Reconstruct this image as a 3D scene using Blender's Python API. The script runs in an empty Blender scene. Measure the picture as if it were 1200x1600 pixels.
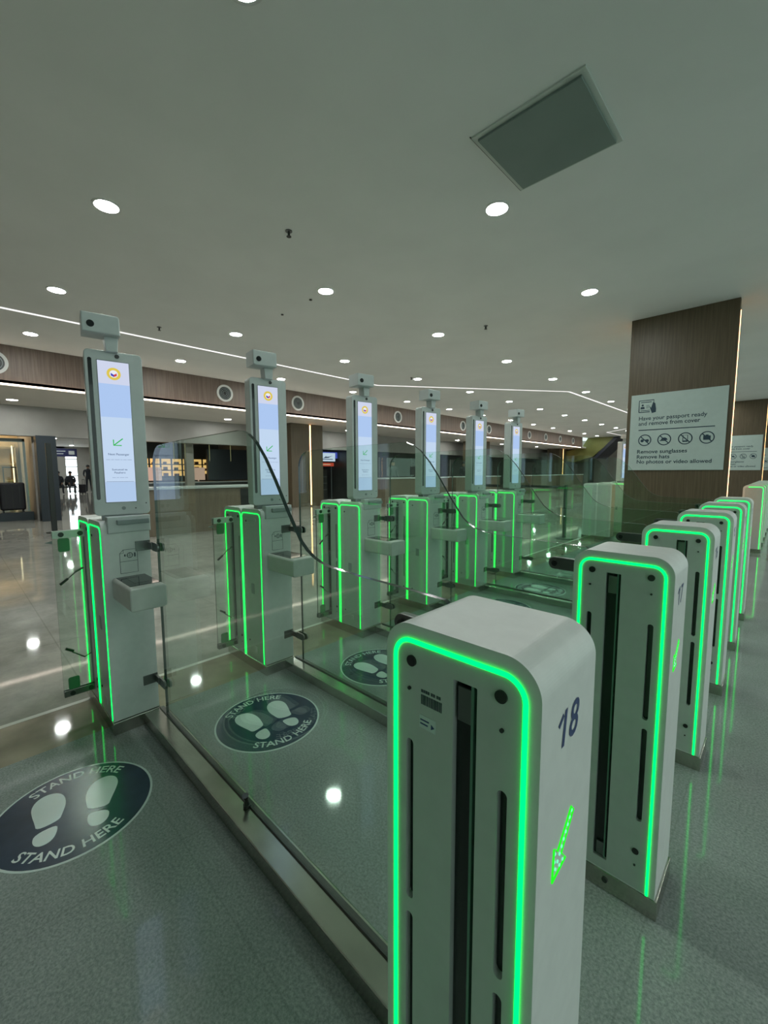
import bpy, bmesh, math, random
from math import sin, cos, pi, radians
from mathutils import Matrix, Vector
random.seed(7)
C = bpy.context.scene
COL = C.collection

# ------------------------------------------------------------------ camera, world, exposure
cam_d = bpy.data.cameras.new('camera')
cam_d.sensor_fit = 'VERTICAL'; cam_d.sensor_height = 24.0
cam_d.lens = 652.84 / 1600 * 24.0
cam_d.clip_start = 0.02; cam_d.clip_end = 200
cam = bpy.data.objects.new('camera', cam_d); COL.objects.link(cam)
YAW, PIT, ROL = radians(133.908), radians(-5.5357), radians(-0.1783)
fw = Vector((cos(PIT)*cos(YAW), cos(PIT)*sin(YAW), sin(PIT)))
rt = fw.cross(Vector((0, 0, 1))).normalized(); up = rt.cross(fw)
rt2 = rt*cos(ROL) + up*sin(ROL); up2 = -rt*sin(ROL) + up*cos(ROL)
m = Matrix((rt2, up2, -fw)).transposed().to_4x4()
m.translation = Vector((0.2057, -0.4638, 1.2487))
cam.matrix_world = m
C.camera = cam

W = bpy.data.worlds.new('hall_ambient'); C.world = W; W.use_nodes = True
W.node_tree.nodes['Background'].inputs[0].default_value = (0.56, 0.72, 0.66, 1)
W.node_tree.nodes['Background'].inputs[1].default_value = 1.25

C.view_settings.view_transform = 'Standard'; C.view_settings.look = 'None'
C.view_settings.gamma = 1.0; C.view_settings.use_curve_mapping = False
C.view_settings.exposure = 0.42
C.cycles.use_denoising = True
C.cycles.max_bounces = 14; C.cycles.transparent_max_bounces = 40
C.cycles.glossy_bounces = 5; C.cycles.diffuse_bounces = 4
C.cycles.sample_clamp_indirect = 4.0
C.cycles.caustics_reflective = False; C.cycles.caustics_refractive = False
LAMP = 205.0        # downlight strength
STRIP = 3.9        # green strip strength

# ------------------------------------------------------------------ materials
MATS = {}
def principled(name, col, rough=0.5, metal=0.0, spec=0.5, coat=0.0, emit=None, estr=0.0):
    mt = bpy.data.materials.new(name); mt.use_nodes = True
    b = mt.node_tree.nodes['Principled BSDF']
    b.inputs['Base Color'].default_value = (*col, 1); b.inputs['Roughness'].default_value = rough
    b.inputs['Metallic'].default_value = metal; b.inputs['Specular IOR Level'].default_value = spec
    b.inputs['Coat Weight'].default_value = coat
    if emit:
        b.inputs['Emission Color'].default_value = (*emit, 1); b.inputs['Emission Strength'].default_value = estr
    MATS[name] = mt; return mt
def emission(name, col, s):
    mt = bpy.data.materials.new(name); mt.use_nodes = True; nt = mt.node_tree
    nt.nodes.clear(); e = nt.nodes.new('ShaderNodeEmission'); o = nt.nodes.new('ShaderNodeOutputMaterial')
    e.inputs[0].default_value = (*col, 1); e.inputs[1].default_value = s*.707
    nt.links.new(e.outputs[0], o.inputs[0]); MATS[name] = mt; return mt
def noisy(mt, c1, c2, scale=(1, 1, 1), nscale=5, detail=4, lo=.35, hi=.65, bump=0):
    nt = mt.node_tree; b = nt.nodes['Principled BSDF']
    tc = nt.nodes.new('ShaderNodeTexCoord'); mp = nt.nodes.new('ShaderNodeMapping'); n = nt.nodes.new('ShaderNodeTexNoise'); r = nt.nodes.new('ShaderNodeValToRGB')
    mp.inputs['Scale'].default_value = scale; n.inputs['Scale'].default_value = nscale; n.inputs['Detail'].default_value = detail
    r.color_ramp.elements[0].color = (*c1, 1); r.color_ramp.elements[1].color = (*c2, 1)
    r.color_ramp.elements[0].position = lo; r.color_ramp.elements[1].position = hi
    nt.links.new(tc.outputs['Object'], mp.inputs[0]); nt.links.new(mp.outputs[0], n.inputs[0]); nt.links.new(n.outputs[0], r.inputs[0]); nt.links.new(r.outputs[0], b.inputs['Base Color'])
    if bump:
        bp = nt.nodes.new('ShaderNodeBump'); bp.inputs['Strength'].default_value = bump; bp.inputs['Distance'].default_value = .002
        nt.links.new(n.outputs[0], bp.inputs['Height']); nt.links.new(bp.outputs[0], b.inputs['Normal'])
    return mt
def glass(name, tint, refl=1.0):
    mt = bpy.data.materials.new(name); mt.use_nodes = True; nt = mt.node_tree; nt.nodes.clear()
    N = nt.nodes.new; L = nt.links.new
    o = N('ShaderNodeOutputMaterial'); mx = N('ShaderNodeMixShader'); t = N('ShaderNodeBsdfTransparent'); g = N('ShaderNodeBsdfGlossy')
    t.inputs[0].default_value = (*tint, 1); g.inputs['Roughness'].default_value = 0.0; g.inputs[0].default_value = (refl, refl, refl, 1)
    geo = N('ShaderNodeNewGeometry'); d = N('ShaderNodeVectorMath'); d.operation = 'DOT_PRODUCT'
    L(geo.outputs['Incoming'], d.inputs[0]); L(geo.outputs['Normal'], d.inputs[1])
    a = N('ShaderNodeMath'); a.operation = 'ABSOLUTE'; L(d.outputs['Value'], a.inputs[0])
    s = N('ShaderNodeMath'); s.operation = 'SUBTRACT'; s.inputs[0].default_value = 1; L(a.outputs[0], s.inputs[1])
    p = N('ShaderNodeMath'); p.operation = 'POWER'; p.inputs[1].default_value = 5; L(s.outputs[0], p.inputs[0])
    k = N('ShaderNodeMath'); k.operation = 'MULTIPLY_ADD'; k.inputs[1].default_value = .95; k.inputs[2].default_value = .045; L(p.outputs[0], k.inputs[0])
    L(k.outputs[0], mx.inputs[0]); L(t.outputs[0], mx.inputs[1]); L(g.outputs[0], mx.inputs[2]); L(mx.outputs[0], o.inputs[0])
    MATS[name] = mt; return mt

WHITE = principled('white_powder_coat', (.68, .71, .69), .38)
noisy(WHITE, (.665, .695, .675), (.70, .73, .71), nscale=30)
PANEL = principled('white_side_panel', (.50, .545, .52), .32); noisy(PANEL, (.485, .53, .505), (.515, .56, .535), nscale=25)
LIGHTGREY = principled('totem_grey_plastic', (.55, .585, .58), .35); noisy(LIGHTGREY, (.535, .57, .565), (.565, .60, .595), nscale=20)
TRAYM = principled('tray_plastic', (.58, .60, .57), .4); noisy(TRAYM, (.56, .58, .55), (.6, .62, .59), nscale=20)
GREY = principled('grey_plastic', (.25, .29, .29), .35)
DARK = principled('dark_recess', (.006, .010, .009), .25)
BLACK = principled('black_plastic', (.012, .014, .014), .3)
BLACKGLASS = principled('black_glass', (.01, .012, .014), .05)
STEEL = principled('brushed_steel', (.48, .48, .43), .2, 1.0); noisy(STEEL, (.42, .42, .37), (.54, .54, .48), scale=(3, 3, 3), nscale=2)
DSTEEL = principled('dark_steel', (.10, .105, .10), .3, 1.0)
CLAMP = principled('clamp_steel', (.16, .17, .165), .3, .9)
GREENLED = emission('green_light_strip', (.0, 1.0, .085), STRIP)
ARROWLED = emission('green_arrow_outline', (.02, 1.0, .02), 1.1)
ARROWDOT = emission('green_arrow_dots', (.2, 1.0, .55), 1.2)
BLUEINK = principled('blue_ink', (.03, .055, .16), .5)
DARKINK = principled('dark_ink', (.05, .07, .08), .5)
SIGNW = principled('sign_board_white', (.46, .56, .53), .45); noisy(SIGNW, (.45, .55, .52), (.47, .57, .54), nscale=12)
SIGNINK = principled('sign_ink', (.015, .045, .07), .5)
WOOD = principled('wood_veneer', (.12, .085, .055), .42); noisy(WOOD, (.085, .063, .036), (.125, .094, .056), scale=(14, 14, .6), nscale=3, detail=6)
WOODF = principled('fascia_wood', (.16, .11, .09), .5); noisy(WOODF, (.145, .100, .080), (.215, .155, .125), scale=(14, 14, .5), nscale=3, detail=6)
DESKW = principled('desk_wood', (.16, .125, .085), .35); noisy(DESKW, (.145, .11, .075), (.185, .145, .10), scale=(8, 8, .6), nscale=3)
CEIL = principled('ceiling_paint', (.80, .82, .79), .8); noisy(CEIL, (.78, .80, .77), (.82, .84, .81), nscale=1.2)
SOFF = principled('soffit_paint', (.86, .82, .76), .7); noisy(SOFF, (.84, .80, .74), (.88, .84, .78), nscale=1.5)
HDR = principled('header_paint', (.34, .32, .30), .5); noisy(HDR, (.32, .30, .28), (.36, .34, .32), nscale=2)
WALLP = principled('wall_paint', (.45, .44, .41), .7); noisy(WALLP, (.43, .42, .39), (.47, .46, .43), nscale=2)
DPILL = principled('dark_blue_pillar', (.020, .027, .040), .3)
DWALL = principled('dark_shop_wall', (.045, .052, .050), .35); noisy(DWALL, (.030, .038, .036), (.065, .07, .065), scale=(.6, .6, .6), nscale=2)
CREAM = principled('cream_wall', (.62, .50, .33), .6); noisy(CREAM, (.56, .44, .28), (.68, .56, .38), nscale=3)
WARMLED = emission('warm_led', (1.0, .50, .20), 7.0)
CEILLED = emission('white_ceiling_led', (1.0, .97, .95), 1.25)
FASCLED = emission('warm_fascia_led', (1.0, .84, .70), 6)
DISC = emission('downlight_glow', (.95, 1.0, .95), LAMP)
RIM = principled('lamp_rim', (.7, .7, .68), .4)
HATCH = principled('hatch_panel', (.19, .25, .225), .6); noisy(HATCH, (.18, .24, .215), (.20, .26, .235), nscale=2)
HEDGE = principled('hatch_edge', (.55, .6, .55), .5)
NAVY = principled('navy_vinyl', (.018, .038, .070), .22); noisy(NAVY, (.016, .034, .063), (.021, .043, .078), nscale=15)
VINYLW = principled('pale_vinyl', (.62, .70, .69), .25)
WINGPLATE = principled('green_plate', (.05, .19, .09), .25)
GLASS = glass('barrier_glass', (.90, .965, .93))
GLASSN = glass('shop_glass', (.93, .95, .94))
GEDGE = principled('glass_edge', (.018, .035, .030), .12)
GEDGE2 = principled('glass_edge_green', (.10, .22, .16), .12)
SEATM = principled('seat_dark', (.02, .02, .025), .5)
CLOTH1 = principled('dark_clothes', (.018, .022, .03), .8)
CLOTH2 = principled('grey_clothes', (.10, .11, .12), .8)
SKIN = principled('skin', (.36, .21, .14), .6)
HAIR = principled('hair', (.01, .009, .008), .6)

# floors
def floor_mat(name, c1, c2, rough, tile, jw, jcol, nscale, spec=.5, coat=0):
    mt = principled(name, c1, rough, 0, spec, coat); nt = mt.node_tree; b = nt.nodes['Principled BSDF']
    N = nt.nodes.new; L = nt.links.new
    tc = N('ShaderNodeTexCoord'); n = N('ShaderNodeTexNoise'); r = N('ShaderNodeValToRGB'); n.inputs['Scale'].default_value = nscale; n.inputs['Detail'].default_value = 5; n.inputs['Roughness'].default_value = .75
    r.color_ramp.elements[0].color = (*c1, 1); r.color_ramp.elements[1].color = (*c2, 1); r.color_ramp.elements[0].position = .38; r.color_ramp.elements[1].position = .62
    n2 = N('ShaderNodeTexNoise'); n2.inputs['Scale'].default_value = 2.2; n2.inputs['Detail'].default_value = 3
    mp = N('ShaderNodeMapRange'); mp.inputs[1].default_value = .3; mp.inputs[2].default_value = .7; mp.inputs[3].default_value = .84; mp.inputs[4].default_value = 1.12
    mul = N('ShaderNodeMix'); mul.data_type = 'RGBA'; mul.blend_type = 'MULTIPLY'; mul.inputs[0].default_value = 1
    br = N('ShaderNodeTexBrick'); br.offset = 0; br.inputs['Scale'].default_value = 1; br.inputs['Brick Width'].default_value = tile; br.inputs['Row Height'].default_value = tile
    br.inputs['Mortar Size'].default_value = jw; br.inputs['Mortar Smooth'].default_value = 0
    br.inputs['Color1'].default_value = (1, 1, 1, 1); br.inputs['Color2'].default_value = (1, 1, 1, 1); br.inputs['Mortar'].default_value = (*jcol, 1)
    m2 = N('ShaderNodeMix'); m2.data_type = 'RGBA'; m2.blend_type = 'MULTIPLY'; m2.inputs[0].default_value = 1
    L(tc.outputs['Object'], n.inputs[0]); L(tc.outputs['Object'], n2.inputs[0]); L(tc.outputs['Object'], br.inputs[0])
    L(n.outputs[0], r.inputs[0]); L(n2.outputs[0], mp.inputs[0]); L(r.outputs[0], mul.inputs[6]); L(mp.outputs[0], mul.inputs[7])
    L(mul.outputs[2], m2.inputs[6]); L(br.outputs[0], m2.inputs[7]); L(m2.outputs[2], b.inputs['Base Color'])
    return mt
FLOOR = floor_mat('grey_granite_floor', (.19, .22, .215), (.345, .38, .37), .055, 1.2, .0025, (.88, .88, .88), 130, .5)
FLOORF = floor_mat('polished_pale_floor', (.34, .34, .31), (.42, .41, .37), .05, 1.2, .004, (.80, .80, .80), 6, .4)
TAN = principled('polished_tan_threshold', (.30, .25, .19), .05, 0, .8); noisy(TAN, (.22, .19, .145), (.36, .31, .24), nscale=4)
PALE = principled('pale_joint', (.55, .55, .50), .3)

# ------------------------------------------------------------------ mesh builder
_text_cache = {}
def text_polys(s, size, font_shear=0.0, bold=0.0):
    key = (s, round(font_shear, 3), bold)
    if key not in _text_cache:
        cu = bpy.data.curves.new('lettering', 'FONT'); cu.body = s; cu.size = 1; cu.shear = font_shear; cu.offset = bold; cu.resolution_u = 3
        cu.align_x = 'CENTER'; cu.align_y = 'CENTER'
        ob = bpy.data.objects.new('lettering', cu); COL.objects.link(ob)
        bpy.context.view_layer.update()
        me = bpy.data.meshes.new_from_object(ob.evaluated_get(bpy.context.evaluated_depsgraph_get()))
        vs = [tuple(v.co) for v in me.vertices]; fs = [tuple(p.vertices) for p in me.polygons]
        bpy.data.objects.remove(ob); bpy.data.curves.remove(cu); bpy.data.meshes.remove(me)
        _text_cache[key] = (vs, fs)
    vs, fs = _text_cache[key]
    return [(v[0]*size, v[1]*size) for v in vs], fs

def holes_polys(splines, half):
    """flat plate in XY with holes, thickness 2*half, as verts/faces"""
    cu = bpy.data.curves.new('plate', 'CURVE'); cu.dimensions = '2D'; cu.fill_mode = 'BOTH'; cu.extrude = half
    for pts in splines:
        sp = cu.splines.new('POLY'); sp.points.add(len(pts)-1); sp.use_cyclic_u = True
        for i, (x, y) in enumerate(pts): sp.points[i].co = (x, y, 0, 1)
    ob = bpy.data.objects.new('plate', cu); COL.objects.link(ob)
    bpy.context.view_layer.update()
    me = bpy.data.meshes.new_from_object(ob.evaluated_get(bpy.context.evaluated_depsgraph_get()))
    r = ([tuple(v.co) for v in me.vertices], [tuple(p.vertices) for p in me.polygons])
    bpy.data.objects.remove(ob); bpy.data.curves.remove(cu); bpy.data.meshes.remove(me)
    return r

def rrect(x0, x1, z0, z1, r, corners='tltrblbr', n=6):
    P = []
    def arc(cx, cz, a0, on, px, pz):
        if not on: P.append((px, pz)); return
        for i in range(n+1):
            a = a0 + (pi/2)*i/n; P.append((cx+r*cos(a), cz+r*sin(a)))
    arc(x1-r, z1-r, 0, 'tr' in corners, x1, z1)
    arc(x0+r, z1-r, pi/2, 'tl' in corners, x0, z1)
    arc(x0+r, z0+r, pi, 'bl' in corners, x0, z0)
    arc(x1-r, z0+r, 3*pi/2, 'br' in corners, x1, z0)
    return P
def circ(cx, cz, r, n=20): return [(cx+r*cos(2*pi*i/n), cz+r*sin(2*pi*i/n)) for i in range(n)]

class MB:
    def __init__(s, M=None): s.b = bmesh.new(); s.M = M or Matrix(); s.mi = 0
    def _fin(s, vs, M=None):
        T = s.M @ M if M is not None else s.M
        for v in vs: v.co = T @ v.co
        for v in vs:
            for f in v.link_faces: f.material_index = s.mi
    def raw(s, vs, fs, M=None):
        bv = [s.b.verts.new(v) for v in vs]
        for f in fs:
            try: s.b.faces.new([bv[i] for i in f])
            except ValueError: pass
        s._fin(bv, M); return s
    def box(s, x0, x1, y0, y1, z0, z1, bev=0, seg=2, M=None):
        tmp = bmesh.new(); bmesh.ops.create_cube(tmp, size=1)
        for v in tmp.verts: v.co = Vector(((x0+x1)/2+v.co.x*(x1-x0), (y0+y1)/2+v.co.y*(y1-y0), (z0+z1)/2+v.co.z*(z1-z0)))
        if bev: bmesh.ops.bevel(tmp, geom=tmp.edges[:], offset=bev, segments=seg, profile=.5, affect='EDGES')
        s._merge(tmp, M); return s
    def _merge(s, tmp, M=None):
        tmp.verts.index_update()
        s.raw([v.co.copy() for v in tmp.verts], [[v.index for v in f.verts] for f in tmp.faces], M); tmp.free()
    def prism(s, pts, a, b, axis='y', bev=0, M=None, rimmat=None):
        """profile pts extruded between a and b; axis y: pts are (x,z); z: (x,y); x: (y,z)"""
        def P(p, t): return {'y': (p[0], t, p[1]), 'z': (p[0], p[1], t), 'x': (t, p[0], p[1])}[axis]
        tmp = bmesh.new(); n = len(pts)
        A = [tmp.verts.new(P(p, a)) for p in pts]; B = [tmp.verts.new(P(p, b)) for p in pts]
        fa = tmp.faces.new(A); fb = tmp.faces.new(B[::-1]); side = []
        for i in range(n): side.append(tmp.faces.new((A[i], B[i], B[(i+1) % n], A[(i+1) % n])))
        bmesh.ops.recalc_face_normals(tmp, faces=tmp.faces[:])
        if bev:
            ed = [e for e in tmp.edges if (fa in e.link_faces or fb in e.link_faces)]
            bmesh.ops.bevel(tmp, geom=ed, offset=bev, segments=2, profile=.5, affect='EDGES')
        if rimmat is None: s._merge(tmp, M)
        else:
            tmp.verts.index_update(); T = s.M @ M if M is not None else s.M
            bv = [s.b.verts.new(T @ v.co) for v in tmp.verts]
            for f in tmp.faces:
                nf = s.b.faces.new([bv[v.index] for v in f.verts]); nf.material_index = rimmat if (f in side) else s.mi
            tmp.free()
        return s
    def cyl(s, c, r, h, axis='z', n=20, r2=None, M=None):
        tmp = bmesh.new(); bmesh.ops.create_cone(tmp, cap_ends=True, segments=n, radius1=r, radius2=r if r2 is None else r2, depth=h)
        R = {'z': Matrix(), 'y': Matrix.Rotation(pi/2, 4, 'X'), 'x': Matrix.Rotation(pi/2, 4, 'Y')}[axis]
        for v in tmp.verts: v.co = R @ v.co + Vector(c)
        s._merge(tmp, M); return s
    def ring(s, c, r0, r1, h, axis='z', n=28, M=None):
        R = {'z': Matrix(), 'y': Matrix.Rotation(pi/2, 4, 'X'), 'x': Matrix.Rotation(pi/2, 4, 'Y')}[axis]
        vs = []; fs = []
        for i in range(n):
            a = 2*pi*i/n
            for (rr, hh) in ((r0, -h/2), (r1, -h/2), (r1, h/2), (r0, h/2)):
                vs.append(R @ Vector((rr*cos(a), rr*sin(a), hh)) + Vector(c))
        for i in range(n):
            j = (i+1) % n
            for k in range(4): fs.append((4*i+k, 4*j+k, 4*j+(k+1) % 4, 4*i+(k+1) % 4))
        s.raw(vs, fs, M); return s
    def tube(s, pts, r, n=8, M=None):
        pts = [Vector(p) for p in pts]; rings = []; vs = []
        rr = r if isinstance(r, (list, tuple)) else [r]*len(pts)
        for i, p in enumerate(pts):
            d = (pts[min(i+1, len(pts)-1)] - pts[max(i-1, 0)]).normalized()
            a = Vector((0, 0, 1)) if abs(d.z) < .9 else Vector((1, 0, 0))
            u = d.cross(a).normalized(); w = d.cross(u)
            for k in range(n):
                t = 2*pi*k/n; vs.append(p + (u*cos(t) + w*sin(t))*rr[i])
        fs = []
        for i in range(len(pts)-1):
            for k in range(n): fs.append((i*n+k, i*n+(k+1) % n, (i+1)*n+(k+1) % n, (i+1)*n+k))
        fs.append(tuple(range(n))[::-1]); fs.append(tuple(range((len(pts)-1)*n, len(pts)*n)))
        s.raw(vs, fs, M); return s
    def ribbon(s, path, w, y0, y1, M=None):
        """flat band of width w along an XZ path, between y0 and y1"""
        P = [Vector((p[0], p[1])) for p in path]; L = []; R = []
        for i, p in enumerate(P):
            d = (P[min(i+1, len(P)-1)] - P[max(i-1, 0)]).normalized(); nn = Vector((-d.y, d.x))
            L.append(p+nn*w/2); R.append(p-nn*w/2)
        vs = []; fs = []
        for a, b in zip(L, R): vs += [(a.x, y0, a.y), (b.x, y0, b.y), (b.x, y1, b.y), (a.x, y1, a.y)]
        for i in range(len(P)-1):
            for k in range(4): fs.append((4*i+k, 4*(i+1)+k, 4*(i+1)+(k+1) % 4, 4*i+(k+1) % 4))
        fs.append((0, 1, 2, 3)); e = 4*(len(P)-1); fs.append((e+3, e+2, e+1, e))
        s.raw(vs, fs, M); return s
    def text(s, t, size, M, shear=0, bold=0, thick=0, bend=None):
        vs, fs = text_polys(t, size, shear, bold)
        if bend:
            R, flip = bend; o = []
            for x, y in vs:
                if not flip: a = pi/2 - x/R; r = R + y
                else: a = -pi/2 + x/R; r = R - y
                o.append((r*cos(a), r*sin(a)))
            vs = o
        s.raw([(x, y, 0) for x, y in vs], fs, M); return s
    def build(s, name, mats, parent=None, smooth=False):
        me = bpy.data.meshes.new(name)
        bmesh.ops.recalc_face_normals(s.b, faces=s.b.faces[:]) if s.b.faces and not getattr(s, 'keep', False) else None
        s.b.to_mesh(me); s.b.free()
        for mt in (mats if isinstance(mats, (list, tuple)) else [mats]): me.materials.append(mt)
        if smooth:
            for p in me.polygons: p.use_smooth = True
        o = bpy.data.objects.new(name, me); COL.objects.link(o)
        if parent: o.parent = parent
        return o

def tag(o, label=None, cat=None, group=None, kind=None):
    if label: o['label'] = label
    if cat: o['category'] = cat
    if group: o['group'] = group
    if kind: o['kind'] = kind
    return o
def thing(name, label, cat, loc=(0, 0, 0), rz=0, group=None):
    o = bpy.data.objects.new(name, None); o.empty_display_size = .1; COL.objects.link(o)
    o.location = loc; o.rotation_euler = (0, 0, rz); return tag(o, label, cat, group)
def struct(mb, name, mat, label=None):
    o = mb.build(name, mat); o['kind'] = 'structure'
    if label: o['label'] = label
    return o
def children(o): return [c for c in bpy.data.objects if c.parent == o]
def dup(root, loc, label, rz=None):
    def cp(o, par):
        c = o.copy(); COL.objects.link(c); c.parent = par
        for ch in kids.get(o.name, []): cp(ch, c)
        return c
    kids = {}
    for o in list(bpy.data.objects):
        if o.parent: kids.setdefault(o.parent.name, []).append(o)
    r = cp(root, None); r.location = loc; r['label'] = label
    if rz is not None: r.rotation_euler[2] = rz
    return r

# text frames: facing +X (reading toward +Y), facing -Y (reading toward +X), on the floor
def F_px(x, y, z): return Matrix(((0, 0, 1, x), (1, 0, 0, y), (0, 1, 0, z), (0, 0, 0, 1)))
def F_my(x, y, z): return Matrix(((1, 0, 0, x), (0, 0, -1, y), (0, 1, 0, z), (0, 0, 0, 1)))

D = .8077
H = 3.70

# ------------------------------------------------------------------ structure
struct(MB().box(-2.12, 10, -10, 40, -.1, 0), 'floor', FLOOR, 'grey speckled granite floor of the gate lanes')
struct(MB().box(-42, -2.52, -10, 40, -.1, 0), 'floor', FLOORF, 'polished pale floor beyond the gates')
struct(MB().box(-2.49, -2.12, -10, 40, -.1, 0), 'trim_1', TAN, 'polished tan threshold strip under the gates')
struct(MB().box(-2.52, -2.49, -10, 40, -.1, .001), 'trim_2', PALE, 'thin pale joint beside the tan threshold')
struct(MB().box(-10.82, 10, -10, 40, H, H+.1), 'ceiling', CEIL, 'plain grey painted ceiling')
struct(MB().box(-13.9, -10.80, -10, 40, 2.93, 3.03), 'ceiling', SOFF, 'lower pale soffit behind the wood band')
struct(MB().box(-10.84, -10.80, -10, 32.0, 2.935, H), 'wall_fascia', WOODF, 'brown wood veneer band below the ceiling edge')
struct(MB().box(-14.1, -13.8, -10, 40, 2.18, 3.02), 'wall_header', HDR, 'grey wall band above the shop openings')
struct(MB().box(-14, 10, 40, 40.1, 0, H), 'wall_far', WALLP)
struct(MB().box(-42, 10, -10.1, -10, 0, H), 'wall_back_unseen', HDR)  # unseen wall, added to darken the glass reflections and lane-facing sides

# ceiling light line (one long bent strip)
def flat_path(mb, pts, w, z0, z1):
    P = [Vector(p) for p in pts]; L = []; R = []
    for i, p in enumerate(P):
        d1 = (P[i]-P[i-1]).normalized() if i else (P[1]-P[0]).normalized()
        d2 = (P[i+1]-P[i]).normalized() if i < len(P)-1 else d1
        n1 = Vector((-d1.y, d1.x)); n2 = Vector((-d2.y, d2.x)); nn = (n1+n2).normalized(); k = 1/max(.3, nn.dot(n1))
        L.append(p+nn*k*w/2); R.append(p-nn*k*w/2)
    vs = []; fs = []
    for a, b in zip(L, R): vs += [(a.x, a.y, z0), (b.x, b.y, z0), (b.x, b.y, z1), (a.x, a.y, z1)]
    for i in range(len(P)-1):
        for k in range(4): fs.append((4*i+k, 4*(i+1)+k, 4*(i+1)+(k+1) % 4, 4*i+(k+1) % 4))
    fs.append((0, 1, 2, 3)); e = 4*(len(P)-1); fs.append((e+3, e+2, e+1, e))
    return mb.raw(vs, fs)
o = flat_path(MB(), [(-8.4, -9.5), (-8.4, 8.22), (-4.85, 13.1), (-4.85, 25.2), (-8.3, 28.95), (-8.3, 39)], .065, H-.006, H+.001).build('ceiling_light_line', CEILLED)
tag(o, 'long thin white light line bending across the ceiling', 'ceiling light')
o = MB().box(-10.798, -10.76, -9.5, 31.6, 2.938, 2.966).build('fascia_light_line', FASCLED)
tag(o, 'thin warm white light line along the bottom of the wood band', 'ceiling light')

# downlights
def make_downlight(z):
    t = thing('ceiling_downlight', 'small round white downlight recessed flush in the plain grey ceiling', 'ceiling light', (0, 0, z), 0, 'round downlights in the grey ceiling')
    MB().ring((0, 0, -.003), .098, .118, .008).build('rim', RIM, t)
    MB().cyl((0, 0, -.0025), .098, .003, n=24).build('diffuser', DISC, t)
    return t
dl0 = None
for i in range(-3, 4):  # rows with negative i are unseen lamps, added to light the pedestal ends
    for j in range(0, 13):
        if i < 0 and j > 5: continue
        x = -1.92 - 2.573*i; y = .73 + 2.556*j
        if i == -1 and 0 <= j: continue
        if dl0 is None: dl0 = make_downlight(H); dl0.location = (x, y, H)
        else: dup(dl0, (x, y, H), dl0['label'])
s0 = None
for (x, y) in [(-12.86, .69), (-12.86, 3.29), (-12.82, 5.87), (-12.86, 11.0), (-12.86, 18.9), (-12.8, 23.7), (-12.5, 28.1)]:  # includes lamps hidden by the screens, added to brighten the background
    if s0 is None:
        s0 = dup(dl0, (x, y, 2.93), 'round downlight in the lower soffit behind the wood band'); s0['group'] = 'downlights in the lower soffit'
    else: dup(s0, (x, y, 2.93), s0['label'])

# air louvres on the wood band
def make_louvre():
    t = thing('round_air_vent', '', 'vent', (0, 0, 0), 0, 'round air vents on the wood band')
    MB().ring((.012, 0, 0), .168, .222, .03, 'x').build('outer_ring', RIM, t)
    MB().cyl((.004, 0, 0), .17, .006, 'x', 28).build('dark_core', BLACK, t)
    for r_ in (.14, .10, .06): MB().ring((.014, 0, 0), r_-.010, r_, .02, 'x', 24).build('louvre_ring', GREY, t)
    return t
lv = make_louvre(); lv.location = (-10.80, .28, 3.345); lv['label'] = 'round white air vent cut by the left edge of the photo'
vent_lab = ['round air vent on the wood band hidden behind the nearest screen', 'round air vent on the wood band just left of the second screen', 'round air vent on the wood band just right of the second screen',
            'round air vent behind the third screen', 'round air vent between the third and fourth screens', 'round air vent behind the fourth screen', 'round air vent between the fourth and fifth screens']
for n_, y in enumerate([2.55, 4.83, 7.15, 9.47, 11.75, 14.0, 16.25]): dup(lv, (-10.80, y, 3.345), vent_lab[n_])
for n_, y in enumerate([18.6, 20.9, 23.2, 25.5, 27.8, 30.1]):
    dup(lv, (-10.80, y, 3.345), 'small round air vent far along the wood band, beyond the last screens')

# ceiling hatch
t = thing('ceiling_hatch', 'square grey green panel hanging in a pale frame on the ceiling', 'ceiling panel', (-1.235, 2.79, H))
MB().box(-.40, .40, -.40, .40, -.012, 0).build('frame', HEDGE, t)
MB().box(-.365, .365, -.365, .365, -.03, -.013, .002).build('panel', HATCH, t)
MB().box(-.41, -.402, -.41, .41, -.004, .001).build('gap', BLACK, t)
# sprinklers
sp0 = None
for n_, (x, y, lab) in enumerate([(-3.63, 2.13, 'dark sprinkler head on the ceiling nearest the camera'), (-7.64, 2.2, 'dark sprinkler head on the ceiling right of the nearest camera head'),
      (-3.64, 6.03, 'dark sprinkler head on the ceiling between the two right hand downlight rows'), (-7.07, 8.15, 'tiny sprinkler head close above the bend of the light line')]):
    if sp0 is None:
        sp0 = thing('sprinkler_head', lab, 'sprinkler', (x, y, H), 0, 'sprinkler heads')
        MB().cyl((0, 0, -.004), .035, .008, n=16).build('escutcheon', CLAMP, sp0)
        MB().cyl((0, 0, -.03), .012, .05, n=10).cyl((0, 0, -.056), .025, .004, n=12).box(-.016, -.011, -.003, .003, -.056, -.02).box(.011, .016, -.003, .003, -.056, -.02).build('nozzle', BLACK, sp0)
    else: dup(sp0, (x, y, H), lab)
for (x, y, lab) in [(-5.65, 3.34, 'tiny dark detector dot left of the middle downlight'), (-4.87, 3.31, 'tiny dark detector dot touching left of the middle downlight')]:
    tag(MB().cyl((x, y, H-.006), .02, .014, n=12).build('ceiling_sensor', BLACK), lab, 'sensor', 'ceiling sensor dots')

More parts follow.
